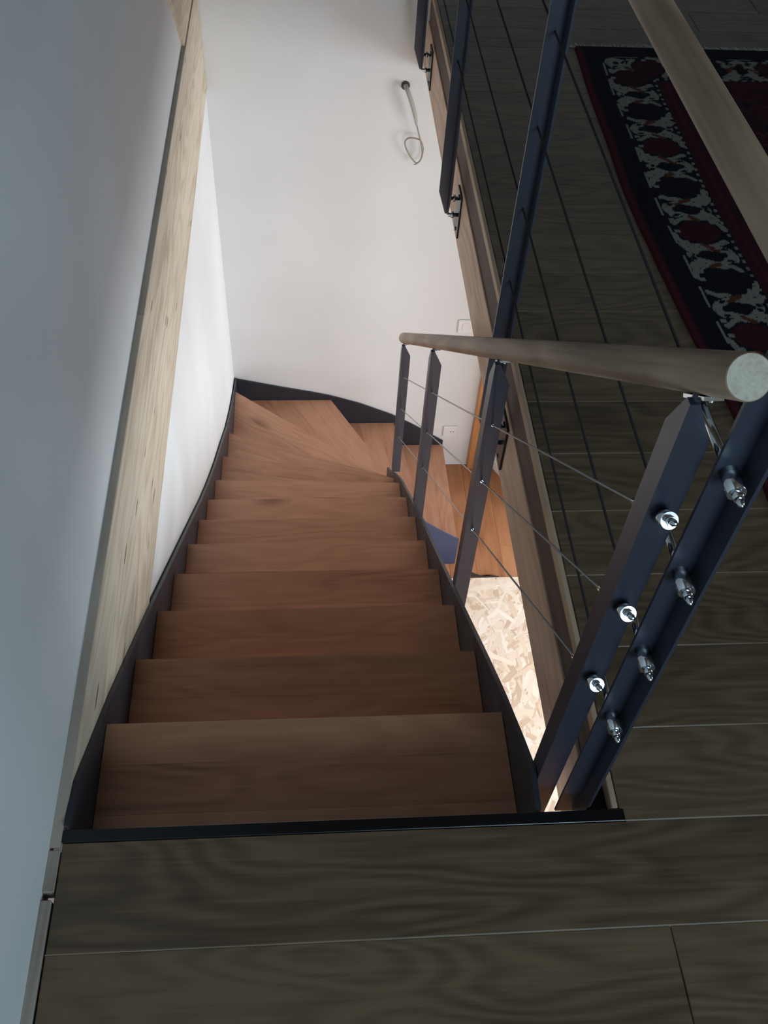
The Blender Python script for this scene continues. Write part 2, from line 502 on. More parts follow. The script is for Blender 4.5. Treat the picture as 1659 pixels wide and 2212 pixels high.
# lower floor
fl = box('floor', -0.6, 4.1, -2.0, YB, ZLOW - 0.15, ZLOW - 0.014, M['fascia'])
tag(fl, 'orange oak boarded floor of the lower storey at the foot of the stair', 'floor', kind='structure')
rl = random.Random(11)
x = -0.5
while x < 4.08:
    nx = min(x + 0.165, 4.08)
    yy = YB - rl.uniform(0.5, 1.3)
    y1 = YB - 0.002
    while y1 > -1.9:
        y0 = max(yy, -1.98)
        bm = bmesh.new()
        add_box(bm, x + 0.0006, nx - 0.0006, y0 + 0.0006, y1 - 0.0006, ZLOW - 0.014, ZLOW)
        o = obj('floor_board', bm, M['oak_lower'])
        # grain along the board: swap to a mesh whose local X is world Y
        me = o.data
        for v in me.vertices: v.co = Vector((v.co.y, -v.co.x, v.co.z))
        o.rotation_euler = (0, 0, math.pi / 2)
        o.parent = fl; o.location = o.location - fl.location
        y1 = y0; yy = y0 - rl.uniform(1.0, 1.6)
    x = nx

# ------------------------------------------------------------------ left timber beam, brace and filler strips
ny = [0.653, 1.2, 2.0, 3.0, YB - 0.003]
pa = [(xw(y), y, -0.004) for y in ny] + [(xw(y), y, -0.512 + 0.02 * y * 0.6) for y in reversed(ny)]
pb = [(-0.56, y, -0.004) for y in ny] + [(-0.56, y, -0.512 + 0.02 * y * 0.6) for y in reversed(ny)]
bm = bmesh.new(); add_prism(bm, pa, pb)
bmesh.ops.triangulate(bm, faces=[f for f in bm.faces if len(f.verts) > 4])


def grain_y(o):
    """re-express the mesh so that local X follows world Y"""
    for v in o.data.vertices: v.co = Vector((v.co.y, -v.co.x, v.co.z))
    o.rotation_euler = (0, 0, math.pi / 2)


beam = obj('timber_beam', bm, M['spruce'])
grain_y(beam)
tag(beam, 'long pale spruce beam let into the white wall left of the stair', 'beam')

pa = [(xu(y) + 0.012, y, z) for y, z in ((3.63, 0.003), (3.44, 0.22), (2.85, 0.80), (3.30, 1.25), (YB - 0.004, 0.42), (YB - 0.004, 0.003))]
pb = [(xu(p[1]) + 0.0005, p[1], p[2]) for p in pa]
br = prism('timber_brace', pa, pb, M['jamb'] if False else M['spruce'], tri=True)
grain_y(br)
tag(br, 'short slanting timber brace rising from the far end of the left beam', 'brace')

fs = empty('edge_filler', (-0.445, 0.4, 0))
tag(fs, 'row of narrow grey-brown wooden filler strips between floor boards and left wall', 'filler strip')
for (a, b_, z, x0, x1) in ((0.545, 0.615, 0.001, -0.460, -0.4375), (0.05, 0.532, 0.003, -0.4590, -0.4385), (-1.2, 0.045, 0.002, -0.459, -0.4385)):
    o = box('filler_strip', x0, x1, a, b_, -0.03, z, M['packer'], None, bev=0.0015)
    grain_y(o); o.parent = fs; o.location = o.location - fs.location

for y0, y1 in ((0.62, 2.05), (2.052, 3.44), (3.442, 3.62)):
    o = prism('filler_strip', [(xu(y0) + 0.0005, y0, -0.0038), (xw(y0) - 0.0006, y0, -0.0038), (xw(y1) - 0.0006, y1, -0.0038), (xu(y1) + 0.0005, y1, -0.0038)],
              [(xu(y0) + 0.0005, y0, 0.0012), (xw(y0) - 0.0006, y0, 0.0005), (xw(y1) - 0.0006, y1, 0.0005), (xu(y1) + 0.0005, y1, 0.0012)], M['packer'])
    grain_y(o); o.parent = fs; o.location = o.location - fs.location

# ------------------------------------------------------------------ landing edge
e = empty('landing_edge', (EDGE, ROW0, -0.37))
tag(e, 'timber edge of the landing: thin nosing, dark fascia and pinkish beam', 'beam')


def ybox(name, x0, x1, y0, y1, z0, z1, mat, parent, bev=0.0):
    o = box(name, x0, x1, y0, y1, z0, z1, mat, None, bev)
    grain_y(o); o.parent = parent; o.location = o.location - parent.location
    return o


ybox('nosing_strip', EDGE - 0.012, EDGE - 0.0005, ROW0 + 0.024, YB - 0.003, -0.030, 0.0, M['nosing'], e, 0.0015)
ybox('fascia_board', EDGE - 0.008, EDGE + 0.011, ROW0 + 0.024, YB - 0.003, -0.135, -0.031, M['fascia'], e)
ybox('edge_beam', EDGE - 0.014, EDGE + 0.07, ROW0 + 0.024, YB - 0.003, -0.345, -0.136, M['spruce_edge'], e, 0.002)
# header under the near floor edge
hd = box('header_beam', -0.43, 0.50, ROW0 - 0.055, ROW0 - 0.032, -0.30, -0.02, M['fascia'])
tag(hd, 'dark header board under the floor edge at the top of the stair', 'beam')

# ------------------------------------------------------------------ staircase
st = empty('staircase', (0, 3.4, ZLOW))
tag(st, 'quarter-turn oak staircase with black steel stringers winding down to the right', 'staircase')
Zt = [Z1 - RISE * i for i in range(14)]
yo = 3.42                               # inner line of the lower flight
front = []                              # (outer point, inner point)
for i in range(7):
    yy = Y1 + GOING * i
    front.append(((xw(yy) + 0.0115, yy), (XR, yy)))
front += [((xw(2.858) + .0115, 2.858), (XR, 2.828)), ((xw(3.195) + .0115, 3.195), (XR, 3.039)),
          ((xw(3.552) + .0115, 3.552), (XR, 3.226)), ((xw(4.077) + .0115, 4.085), (XR + 0.004, 3.402)),
          ((0.115, YB - 0.016), (0.53, yo)), ((0.51, YB - 0.016), (0.64, yo)), ((0.84, YB - 0.016), (0.85, yo))]
TH = 0.04


def back_pt(k, inner):
    """point of the previous front line pushed back under the tread above"""
    if k == 0:
        return ((xw(.66) + .0115, 0.655), (XR, 0.655))[inner]
    o, i = front[k - 1]
    d = Vector((i[0] - o[0], i[1] - o[1])).normalized()
    n = Vector((d.y, -d.x))             # pointing back up the flight
    if n.y > 0 and k < 10: n = -n
    s = 0.035
    p = (o, i)[inner]
    return (p[0] + n.x * s, p[1] + n.y * s)


def clip_outer(p):
    x, y = p
    return (max(x, xw(y) + 0.0115), min(y, YB - 0.016))


def clip_poly(poly, a, b, keep):
    """half-plane clip (Sutherland-Hodgman); keep>0 keeps the left of a->b"""
    out = []
    d = (b[0] - a[0], b[1] - a[1])
    def side(p): return (d[0] * (p[1] - a[1]) - d[1] * (p[0] - a[0])) * keep
    for i in range(len(poly)):
        p, q = poly[i], poly[(i + 1) % len(poly)]
        sp, sq = side(p), side(q)
        if sp >= 0: out.append(p)
        if sp * sq < 0:
            t = sp / (sp - sq)
            out.append((p[0] + (q[0] - p[0]) * t, p[1] + (q[1] - p[1]) * t))
    return out


for k in range(14):
    fo, fi = front[k]
    bo, bi = back_pt(k, 0), back_pt(k, 1)
    if k < 10:
        poly = [clip_outer(bo), fo, fi, (XR, min(bi[1], fi[1] - 0.02))]
    elif k == 10:
        poly = [clip_outer(bo), fo, fi, (XR, bi[1])]
    elif k == 11:
        poly = [clip_outer((xw(4.05) + .0115, 4.05)), (xw(YB) + .0115, YB - 0.016), fo, fi, (0.402, yo), (XR + 0.004, 3.372)]
    else:
        po, pi = front[k - 1]
        poly = [(po[0] - 0.03, po[1]), fo, fi, (pi[0] - 0.03, yo)]
    z = Zt[k]
    body = prism('tread', [(p[0], p[1], z - TH) for p in poly], [(p[0], p[1], z - 0.006) for p in poly], M['oak_tread'], st)
    # glued staves parallel to the front edge
    d = Vector((fi[0] - fo[0], fi[1] - fo[1])).normalized()
    n = Vector((-d.y, d.x))
    if (Vector(bo) - Vector(fo)).dot(n) < 0: n = -n
    depth = max((Vector(p) - Vector(fo)).dot(n) for p in poly)
    cuts = [0.0]
    rs = random.Random(100 + k)
    while cuts[-1] < depth - 1e-4:
        cuts.append(cuts[-1] + rs.uniform(0.085, 0.125))
    for c0, c1 in zip(cuts, cuts[1:]):
        a = Vector(fo) + n * (c0 + 0.0002); b_ = Vector(fo) + n * (c1 - 0.0002)
        q = clip_poly(poly, tuple(a), tuple(a + d), 1 if (d.x * n.y - d.y * n.x) > 0 else -1)
        if len(q) < 3: continue
        q = clip_poly(q, tuple(b_), tuple(b_ + d), -1 if (d.x * n.y - d.y * n.x) > 0 else 1)
        if len(q) < 3: continue
        cx = sum(p[0] for p in q) / len(q); cy = sum(p[1] for p in q) / len(q)
        ang = math.atan2(d.y, d.x)
        loc = [Vector((p[0] - cx, p[1] - cy, 0)) for p in q]
        R = Matrix.Rotation(-ang, 3, 'Z')
        bm = bmesh.new()
        add_prism(bm, [R @ v + Vector((0, 0, -0.0059)) for v in loc], [R @ v for v in loc])
        so = obj('stave', bm, M['oak_tread'], None, origin=(0, 0, 0))
        so.location = (cx, cy, z); so.rotation_euler = (0, 0, ang)
        so.parent = body
        so.location = so.location - body.location - st.location


def plate_along(name, path_top, path_bot, th_vec, mat, label=None):
    """steel plate: lists of 3-D points along the top and bottom edge, thickened by th_vec"""
    bm = bmesh.new()
    tv = Vector(th_vec)
    A = [bm.verts.new(p) for p in path_top]; B = [bm.verts.new(p) for p in path_bot]
    C = [bm.verts.new(Vector(p) + tv) for p in path_top]; D = [bm.verts.new(Vector(p) + tv) for p in path_bot]
    for i in range(len(A) - 1):
        for P, Q in ((A, B), (C, D), (A, C), (B, D)):
            bm.faces.new((P[i], P[i + 1], Q[i + 1], Q[i]))
    for i in (0, -1): bm.faces.new((A[i], B[i], D[i], C[i]))
    o = obj(name, bm, mat, st)
    if label: o['label'] = label
    return o


left_top = [(0.655, 0.006), (0.70, 0.016), (1.02, -0.185), (1.436, -0.478), (2.061, -0.935), (2.45, -1.222), (2.672, -1.375), (2.95, -1.555), (3.235, -1.722), (3.52, -1.895), (3.80, -2.035), (4.05, -2.14), (YB - 0.004, -2.20)]
yl = [0.655 + (YB - 0.004 - 0.655) * i / 40 for i in range(41)]
top = [(xw(y) + 0.001, y, lerp_table(left_top, y)) for y in yl]
bot = [(xw(y) + 0.001, y, max(lerp_table(left_top, y) - (0.36 if y > 0.9 else 0.30), ZLOW)) for y in yl]
plate_along('wall_stringer', top, bot, (0.0095, 0, 0), M['steel'])
right_top = [(0.655, 0.0), (0.735, 0.010), (0.977, -0.146), (1.174, -0.290), (1.425, -0.478), (1.723, -0.700), (2.111, -0.985), (2.49, -1.272), (2.80, -1.515), (2.936, -1.640), (3.06, -1.755), (3.20, -1.90), (3.36, -2.04)]
yr = [0.655 + (3.36 - 0.655) * i / 36 for i in range(37)]
top = [(XR + 0.001, y, lerp_table(right_top, y)) for y in yr]
bot = [(XR + 0.001, y, lerp_table(right_top, y) - (0.34 if y > 0.9 else 0.28)) for y in yr]
plate_along('outer_stringer', top, bot, (0.010, 0, 0), M['steel'])
# bent corner of the inner stringer
arc = []
for i in range(9):
    a = math.pi - (math.pi / 2) * i / 8
    arc.append((XR + 0.001 + 0.05 + 0.05 * math.cos(a), 3.36 + 0.05 * math.sin(a), -2.04 - 0.10 * i / 8))
bm = bmesh.new()
rows = []
for (x, y, z) in arc:
    cx, cy = XR + 0.051, 3.36
    s = 0.040 / 0.05
    rows.append([bm.verts.new(q) for q in ((x, y, z), (x, y, z - 0.42), (cx + (x - cx) * s, cy + (y - cy) * s, z - 0.42), (cx + (x - cx) * s, cy + (y - cy) * s, z))])
for a, b_ in zip(rows, rows[1:]):
    for j in range(4): bm.faces.new((a[j], a[(j + 1) % 4], b_[(j + 1) % 4], b_[j]))
bm.faces.new(rows[0]); bm.faces.new(rows[-1])
obj('corner_stringer', bm, M['steel'], st)
low_top = [(0.44, -2.14), (0.53, -2.40), (0.645, -2.572), (0.75, -2.66), (0.852, -2.735)]
xs = [0.441 + (0.854 - 0.441) * i / 12 for i in range(13)]
plate_along('lower_stringer', [(x, yo - 0.001, lerp_table(low_top, x)) for x in xs], [(x, yo - 0.001, ZLOW + 0.001) for x in xs], (0, -0.009, 0), M['sky_tint_steel'], 'steel stringer plate beside the lowest step, blue sky reflection put into its colour')
back_top = [(-0.454, -2.200), (-0.2, -2.265), (0.0, -2.312), (0.116, -2.342), (0.30, -2.41), (0.507, -2.510), (0.66, -2.61), (0.78, -2.70), (0.838, -2.742)]
xs = [-0.443 + (0.84 + 0.443) * i / 26 for i in range(27)]
plate_along('back_stringer', [(x, YB - 0.004, lerp_table(back_top, x)) for x in xs], [(x, YB - 0.004, max(lerp_table(back_top, x) - 0.34, ZLOW + 0.001)) for x in xs], (0, -0.0095, 0), M['steel'])
# black steel edge plate where the stair hangs on the floor
prism('top_plate', [(-0.4375, ROW0 + 0.0, -0.10), (0.548, ROW0 + 0.0, -0.10), (0.548, ROW0, 0.0015), (-0.4375, ROW0, 0.0015)],
      [(-0.4375, ROW0 + 0.022, -0.10), (0.548, ROW0 + 0.022, -0.10), (0.548, ROW0 + 0.022, 0.0015), (-0.4375, ROW0 + 0.022, 0.0015)], M['bracket'], st, bev=0.001)

# ------------------------------------------------------------------ railings
def angle_post(name, parent, cx, cy, sx, sy, z0, z1, ch_top, ch_bot, w=0.040, t=0.005):
    """rolled angle section: corner at (cx,cy), flanges towards sx*X and sy*Y; ends cut on a slant"""
    bm = bmesh.new()
    def flange(axis):
        # outline in (s, z): s=0 at the corner
        pts = [(0, z1), (0.012, z1), (w, z1 - ch_top), (w, z0 + ch_bot), (0.012 if ch_bot else w, z0), (0, z0)]
        if not ch_top: pts = [(0, z1), (w, z1)] + pts[3:]
        if not ch_bot: pts = [p for p in pts if p != (w, z0)] if False else pts
        clean = []
        for p in pts:
            if not clean or p != clean[-1]: clean.append(p)
        if axis == 'x':
            a = [(cx + sx * s, cy, z) for s, z in clean]; b = [(cx + sx * s, cy + sy * t, z) for s, z in clean]
        else:
            clean = [(max(s, t), z) for s, z in clean]
            a = [(cx, cy + sy * s, z) for s, z in clean]; b = [(cx + sx * t, cy + sy * s, z) for s, z in clean]
        add_prism(bm, a, b)
    flange('x'); flange('y')
    return obj(name, bm, M['post'], parent)


def tensioner(parent, p, d, length=0.032):
    """stainless cable end: collar, hexagon nut, dome; axis d points away from the post"""
    p, d = Vector(p), Vector(d).normalized()
    o = tube('tensioner', [p, p + d * length], 0.011, M['chrome'], parent, n=20)
    bm = bmesh.new()
    q = p + d * (length - 0.002)
    add_tube(bm, [q, q + d * 0.010], 0.0068, 6)
    q = q + d * 0.0105
    add_tube(bm, [q, q + d * 0.004, q + d * 0.008, q + d * 0.011], [0.0048, 0.0048, 0.0038, 0.001], 10)
    nut = obj('cap_nut', bm, M['chrome'], o)
    return o


rd = Vector((0, 1, -0.8132)).normalized()


def rail_z(y): return 1.029 - 0.8132 * (y - 0.658)


def handrail(parent, p0, p1, r, n=40, round_far=False):
    p0, p1 = Vector(p0), Vector(p1)
    Ln = (p1 - p0).length
    bm = bmesh.new()
    pts = [(-Ln / 2, 0, 0), (-Ln / 2 + 0.002, 0, 0), (0, 0, 0), (Ln / 2 - 0.012, 0, 0), (Ln / 2 - 0.004, 0, 0), (Ln / 2, 0, 0)]
    rr = [r - 0.0015, r, r, r, r * (0.86 if round_far else 1), r * (0.55 if round_far else 0.97)]
    add_tube(bm, pts, rr, n)
    o = obj('handrail', bm, [M['oak_rail'], M['end_grain']], None, origin=(0, 0, 0))
    for f in o.data.polygons:
        if len(f.vertices) > 4: f.material_index = 1
    o.location = (p0 + p1) / 2
    o.rotation_euler = (p1 - p0).to_track_quat('X', 'Z').to_euler()
    o.parent = parent; o.location = o.location - parent.location
    return o


sr = empty('stair_railing', (0.42, 0.71, -0.1))
tag(sr, 'sloping stair railing with round oak handrail, dark steel posts and three cables', 'railing')
RX = 0.42
handrail(sr, (RX, 0.658, rail_z(0.658)), (RX, 3.335, rail_z(3.335)), 0.0243, round_far=True)
for (py, zb) in ((0.71, -0.16), (1.552, -0.78), (2.425, -1.42), (3.225, -1.93)):
    zt = rail_z(py + 0.012) - 0.034
    po = angle_post('post', sr, 0.4015, py, 1, 1, zb, zt, 0.06, 0)
    c0 = Vector((RX, py + 0.030, rail_z(py + 0.030))) - Vector((0, 0.8132, 1)).normalized() * 0.0265
    bm = bmesh.new()
    add_box(bm, -0.028, 0.028, -0.011, 0.011, -0.0022, 0.0022)
    pl = obj('saddle_plate', bm, M['chrome'], None, origin=(0, 0, 0))
    pl.rotation_euler = rd.to_track_quat('X', 'Z').to_euler()
    pl.location = c0; pl.parent = po; pl.location = pl.location - po.location - sr.location
    tube('support_pin', [(0.41, py + 0.008, zt - 0.006), (0.413, py + 0.012, c0.z + 0.012)], 0.0055, M['post'], po, n=10)
    for s in (-1, 1):
        q = c0 + rd * 0.021 * s - Vector((0, 0.8132, 1)).normalized() * 0.002
        tube('screw', [q, q - Vector((0, 0.8132, 1)).normalized() * 0.003], 0.0032, M['chrome'], po, n=8)
    for z0 in (0.774, 0.576, 0.385):
        if py > 1:
            zz = z0 - 0.8132 * (py - 0.69)
            tube('ferrule', [(RX, py - 0.004, zz + 0.003), (RX, py + 0.001, zz - 0.001)], 0.0036, M['chrome'], po, n=8)
        else:
            zz = z0 - 0.8132 * (py - 0.69)
            tensioner(po, (RX, py, zz), -rd)
            tube('threaded_stud', [(RX, py + 0.004, zz - 0.003), (RX, py + 0.075, zz - 0.003 - 0.071 * 0.8132)], 0.0042, M['chrome'], po, n=10)
for z0 in (0.774, 0.576, 0.385):
    a = 0.70; b_ = 3.228
    tube('cable', [(RX, a, z0 - 0.8132 * (a - 0.69)), (RX, (a + b_) / 2, z0 - 0.8132 * ((a + b_) / 2 - 0.69)), (RX, b_, z0 - 0.8132 * (b_ - 0.69))], 0.0021, M['cable'], sr, n=6)

lr = empty('landing_railing', (0.49, 0.69, -0.2))
tag(lr, 'level landing railing with oak handrail, dark blue-black posts and four cables', 'railing')
LX = 0.466
handrail(lr, (0.463, 0.645, 1.108), (0.463, YB - 0.03, 1.108), 0.0238)
zc = (0.858, 0.669, 0.481, 0.290)
for n_, py in enumerate((0.695, 1.815, 2.93, 4.02)):
    po = angle_post('post', lr, 0.489, py, -1, -1, -0.245 if n_ else -0.10, 1.082, 0.045, 0.085 if n_ else 0)
    box('saddle_plate', 0.452, 0.474, py - 0.03, py + 0.02, 1.079, 1.083, M['chrome'], po)
    if n_:
        bp_ = box('mounting_plate', EDGE - 0.0205, EDGE - 0.0142, py - 0.055, py + 0.035, -0.315, -0.155, M['bracket'], po, bev=0.0015)
        for z in (-0.205, -0.270):
            tube('stud', [(0.488, py - 0.012, z + 0.025), (EDGE - 0.019, py - 0.012, z + 0.025)], 0.007, M['chrome'], po, n=10)
            tube('nut', [(0.498, py - 0.012, z + 0.025), (0.507, py - 0.012, z + 0.025)], 0.0115, M['chrome'], po, n=6)
        for z in (-0.172, -0.300):
            tube('bolt', [(EDGE - 0.021, py - 0.012, z), (EDGE - 0.0255, py - 0.012, z)], 0.007, M['chrome'], po, n=6)
    else:
        box('mounting_plate', 0.4895, 0.5275, py - 0.035, py + 0.03, -0.098, -0.03, M['bracket'], po)
        for z in zc:
            tensioner(po, (LX, py - 0.004, z), (0, -1, 0), 0.034)
            tube('threaded_stud', [(LX, py - 0.002, z), (LX, py + 0.10, z)], 0.0060, M['chrome'], po, n=12)
            tube('locknut', [(LX, py + 0.098, z), (LX, py + 0.135, z)], [0.0066, 0.0045], M['bracket'], po, n=10)
for z in zc:
    tube('cable', [(LX, 0.69, z), (LX, 2.3, z), (LX, 4.02, z)], 0.0025, M['dark_cable'], lr, n=6)

# ------------------------------------------------------------------ rug
RX0, RX1, RY0, RY1 = 1.0, 2.35, 0.80, 3.69
nxr, nyr = 330, 560


RUG_EDGE = [(0.8, 0.045), (1.1, 0.050), (1.37, 0.054), (1.55, 0.056), (1.75, 0.050), (2.0, 0.030), (2.25, 0.014), (2.5, 0.007), (2.75, 0.006), (3.0, 0.012), (3.3, 0.022), (3.69, 0.036)]


def rug_left(y): return lerp_table(RUG_EDGE, y) + 0.002 * math.sin(y * 9)


def build_rug():
    # finer columns near the visible border
    us = np.concatenate([np.linspace(0, 0.48, 190), np.linspace(0.48, RX1 - RX0, 90)[1:]])
    vs = np.linspace(RY0, RY1, nyr)
    U, V = np.meshgrid(us, vs)
    P = U.copy()                         # distance from the left edge
    Q = RY1 - V                          # distance from the far end
    E_ = np.minimum(P, Q)
    rng = np.random.RandomState(4)
    cl = dict(ink=(0.0060, 0.0050, 0.0085), cream=(0.20, 0.19, 0.165), red=(0.060, 0.009, 0.014), wine=(0.035, 0.007, 0.013), blue=(0.006, 0.006, 0.012), rust=(0.09, 0.028, 0.014))
    Cc = np.zeros(U.shape + (3,)); Cc[:] = cl['wine']
    def put(mask, c): Cc[mask] = cl[c]
    put(E_ < 0.085, 'ink'); put((P < 0.018), 'red')
    put((E_ >= 0.018) & (E_ < 0.026) & (P < Q), 'wine')
    B0, B1 = 0.085, 0.275
    inb = (E_ >= B0) & (E_ < B1)
    put(inb, 'ink')
    # coordinates along/across the border, with a hand-knotted wobble
    side = P <= Q
    along = np.where(side, Q, P)
    across = np.where(side, P, Q)
    a = (along + 0.004 * np.sin(across * 90) - 0.262) / 0.247
    u = (across + 0.003 * np.sin(along * 70) - (B0 + B1) / 2) / ((B1 - B0) / 2)
    cell = np.floor(a + 0.5); w = a - cell
    alt = (cell.astype(int) % 2) == 0
    fl_ = np.where(alt, 1.0, -1.0)
    uu = u * fl_
    def stroke(pts, th):
        m = np.zeros(U.shape, bool)
        for (x0, y0), (x1, y1) in zip(pts, pts[1:]):
            dx, dy = (x1 - x0), (y1 - y0)
            ax = (uu - x0) * 0.095; ay = (w - y0) * 0.247
            bx, by = dx * 0.095, dy * 0.247
            t = np.clip((ax * bx + ay * by) / (bx * bx + by * by + 1e-12), 0, 1)
            m |= np.hypot(ax - t * bx, ay - t * by) < th
        return m
    def oval(x, y, rx, ry): return ((uu - x) / rx) ** 2 + ((w - y) / ry) ** 2 < 1
    cream = np.zeros(U.shape, bool)
    cream |= stroke([(-0.86, 0.06), (-0.80, 0.17), (-0.62, 0.26), (-0.40, 0.29), (-0.05, 0.30)], 0.010)
    cream |= stroke([(-0.62, 0.20), (-0.84, 0.28), (-0.70, 0.36), (-0.48, 0.35)], 0.010)
    cream |= stroke([(0.86, -0.06), (0.80, -0.17), (0.62, -0.26), (0.40, -0.29), (0.05, -0.30)], 0.010)
    cream |= stroke([(0.62, -0.20), (0.84, -0.28), (0.70, -0.36), (0.48, -0.35)], 0.010)
    cream |= stroke([(0.10, 0.29), (0.45, 0.27), (0.70, 0.20)], 0.009) | stroke([(-0.10, -0.29), (-0.45, -0.27), (-0.70, -0.20)], 0.009)
    cream |= stroke([(-0.55, 0.42), (-0.2, 0.385), (0.3, 0.375), (0.62, 0.41), (0.72, 0.5)], 0.014)
    cream |= stroke([(0.55, -0.42), (0.2, -0.385), (-0.3, -0.375), (-0.62, -0.41), (-0.72, -0.5)], 0.014)
    cream |= stroke([(-0.55, 0.42), (-0.66, 0.5)], 0.012) | stroke([(0.55, -0.42), (0.66, -0.5)], 0.012)
    cream &= ~oval(0.0, 0.5, 0.42, 0.11) & ~oval(0.0, -0.5, 0.42, 0.11)
    cream &= ~oval(-0.62, 0.46, 0.10, 0.035) & ~oval(0.62, -0.46, 0.10, 0.035) & ~oval(0.50, 0.38, 0.12, 0.028) & ~oval(-0.50, -0.38, 0.12, 0.028)
    jag = rng.rand(*U.shape) < 0.02
    med = oval(0, 0, 0.70, 0.225)
    put(inb & med & alt, 'wine'); put(inb & med & ~alt, 'blue')
    put(inb & cream & ~med, 'cream')
    rust = stroke([(-0.15, 0.27), (0.1, 0.33)], 0.009) | stroke([(0.2, -0.27), (-0.05, -0.34)], 0.009) | stroke([(0.3, 0.40), (0.1, 0.36)], 0.006)
    put(inb & rust & ~med, 'rust')
    # guard lines with small dashes
    dash = (np.sin(along * 2 * math.pi / 0.034) > 0.25)
    put((np.abs(E_ - 0.092) < 0.0035) & (np.sin(along * 41) > -0.35), 'cream')
    put((np.abs(E_ - 0.268) < 0.005) & dash, 'cream')
    put((np.abs(across - 0.112) < 0.008) & (np.sin(along * 2 * math.pi / 0.0617 + 0.6) > 0.7), 'cream')
    put((E_ >= 0.278) & (E_ < 0.34), 'wine'); put((E_ >= 0.30) & (E_ < 0.315), 'red')
    inf = E_ >= 0.34
    g = np.sin(U * 34) * np.sin(V * 31 + 1.2) + 0.5 * np.sin(U * 71 + V * 23)
    put(inf & (g > 0.75), 'blue'); put(inf & (g < -0.8), 'red')
    put(inf & (np.abs(g - 0.3) < 0.03), 'rust')
    put(jag & ~inf & (P > 0.02), 'ink')
    X = RX0 + U + np.vectorize(rug_left)(V) * (1 - U / (RX1 - RX0))
    Zz = 0.0095 + 0.0006 * rng.rand(*U.shape) + 0.0012 * np.sin(V * 9 + U * 3)
    Zz[:, 0] = 0.001; Zz[0, :] = 0.001; Zz[-1, :] = 0.001; Zz[:, -1] = 0.001
    Zz[:, 1] = np.minimum(Zz[:, 1], 0.007)
    n0, n1 = U.shape
    verts = np.stack([X, V, Zz], -1).reshape(-1, 3)
    idx = np.arange(n0 * n1).reshape(n0, n1)
    faces = np.stack([idx[:-1, :-1], idx[:-1, 1:], idx[1:, 1:], idx[1:, :-1]], -1).reshape(-1, 4)
    org = Vector(((RX0 + RX1) / 2, (RY0 + RY1) / 2, 0))
    me = bpy.data.meshes.new('pile')
    me.from_pydata((verts - np.array(org)).tolist(), [], faces.tolist())
    at = me.color_attributes.new('tint', 'FLOAT_COLOR', 'POINT')
    at.data.foreach_set('color', np.concatenate([Cc.reshape(-1, 3), np.ones((n0 * n1, 1))], 1).astype(np.float32).ravel())
    me.materials.append(M['rug'])
    return me, org


rg = empty('rug', (RX0, RY1, 0))
tag(rg, 'dark red and navy oriental rug with cream patterned border on the landing floor', 'rug')
me, org = build_rug()
po = bpy.data.objects.new('pile', me); po.location = org
link(po, rg)
bm = bmesh.new()
rf = random.Random(8)
x = RX0 + 0.004
while x < RX1:
    ln = rf.uniform(0.02, 0.042)
    add_tube(bm, [(x, RY1 - 0.004, 0.007), (x + rf.uniform(-.003, .003), RY1 + ln * 0.5, 0.005), (x + rf.uniform(-.006, .006), RY1 + ln, 0.002)], 0.0016, 4)
    x += rf.uniform(0.004, 0.007)
fr = obj('fringe', bm, M['fringe'], rg); fr['kind'] = 'stuff'
fr['label'] = 'short pale fringe along the far end'

# ------------------------------------------------------------------ back wall fittings
wr = empty('wire_stub', (0.446, YB, -0.43))
tag(wr, 'capped grey lamp wire ending in a loop, hanging out of the white wall', 'wire')
tube('wall_hole', [(0.446, YB - 0.001, -0.424), (0.446, YB - 0.006, -0.424)], 0.020, M['dark'], wr, n=18)
tube('sleeve', spline([(0.446, YB - 0.004, -0.424), (0.450, YB - 0.035, -0.424), (0.470, YB - 0.05, -0.468), (0.492, YB - 0.05, -0.53), (0.506, YB - 0.045, -0.59)]), [0.0105] * 20 + [0.009, 0.008, 0.007, 0.006, 0.005], M['sleeve'], wr, n=10)
lw = spline([(0.504, YB - 0.046, -0.58), (0.520, YB - 0.043, -0.635), (0.533, YB - 0.04, -0.68), (0.543, YB - 0.04, -0.725), (0.540, YB - 0.038, -0.765), (0.522, YB - 0.036, -0.787), (0.497, YB - 0.036, -0.765), (0.468, YB - 0.036, -0.718), (0.458, YB - 0.036, -0.68), (0.472, YB - 0.036, -0.661), (0.500, YB - 0.036, -0.660), (0.527, YB - 0.038, -0.666)])
tube('wire', lw, 0.0035, M['wire'], wr, n=6)
tube('wire', spline([(0.531, YB - 0.034, -0.668), (0.548, YB - 0.034, -0.71), (0.543, YB - 0.032, -0.765), (0.524, YB - 0.032, -0.792), (0.508, YB - 0.032, -0.797)]), 0.0028, M['wire'], wr, n=6)


def wall_plate(name, x0, z0, label, cat, socket):
    e = empty(name, (x0 + 0.045, YB, z0))
    tag(e, label, cat)
    box('cover_plate', x0, x0 + 0.09, YB - 0.011, YB - 0.001, z0, z0 + 0.09, M['socket_white'], e, bev=0.003)
    if socket:
        tube('socket_well', [(x0 + 0.058, YB - 0.0105, z0 + 0.045), (x0 + 0.058, YB - 0.0125, z0 + 0.045)], 0.021, M['socket_white'], e, n=20)
        for dx in (-0.008, 0.008):
            tube('socket_hole', [(x0 + 0.058 + dx, YB - 0.0120, z0 + 0.045), (x0 + 0.058 + dx, YB - 0.0131, z0 + 0.045)], 0.004, M['dark'], e, n=10)
    else:
        box('rocker', x0 + 0.024, x0 + 0.066, YB - 0.0145, YB - 0.0105, z0 + 0.022, z0 + 0.068, M['socket_white'], e, bev=0.002)


wall_plate('light_switch', 0.838, -1.855, 'white light switch on the lower end wall, just above the oak handrail', 'switch', False)
wall_plate('power_socket', 0.834, -2.705, 'white power socket low on the end wall beside the last step', 'socket', True)

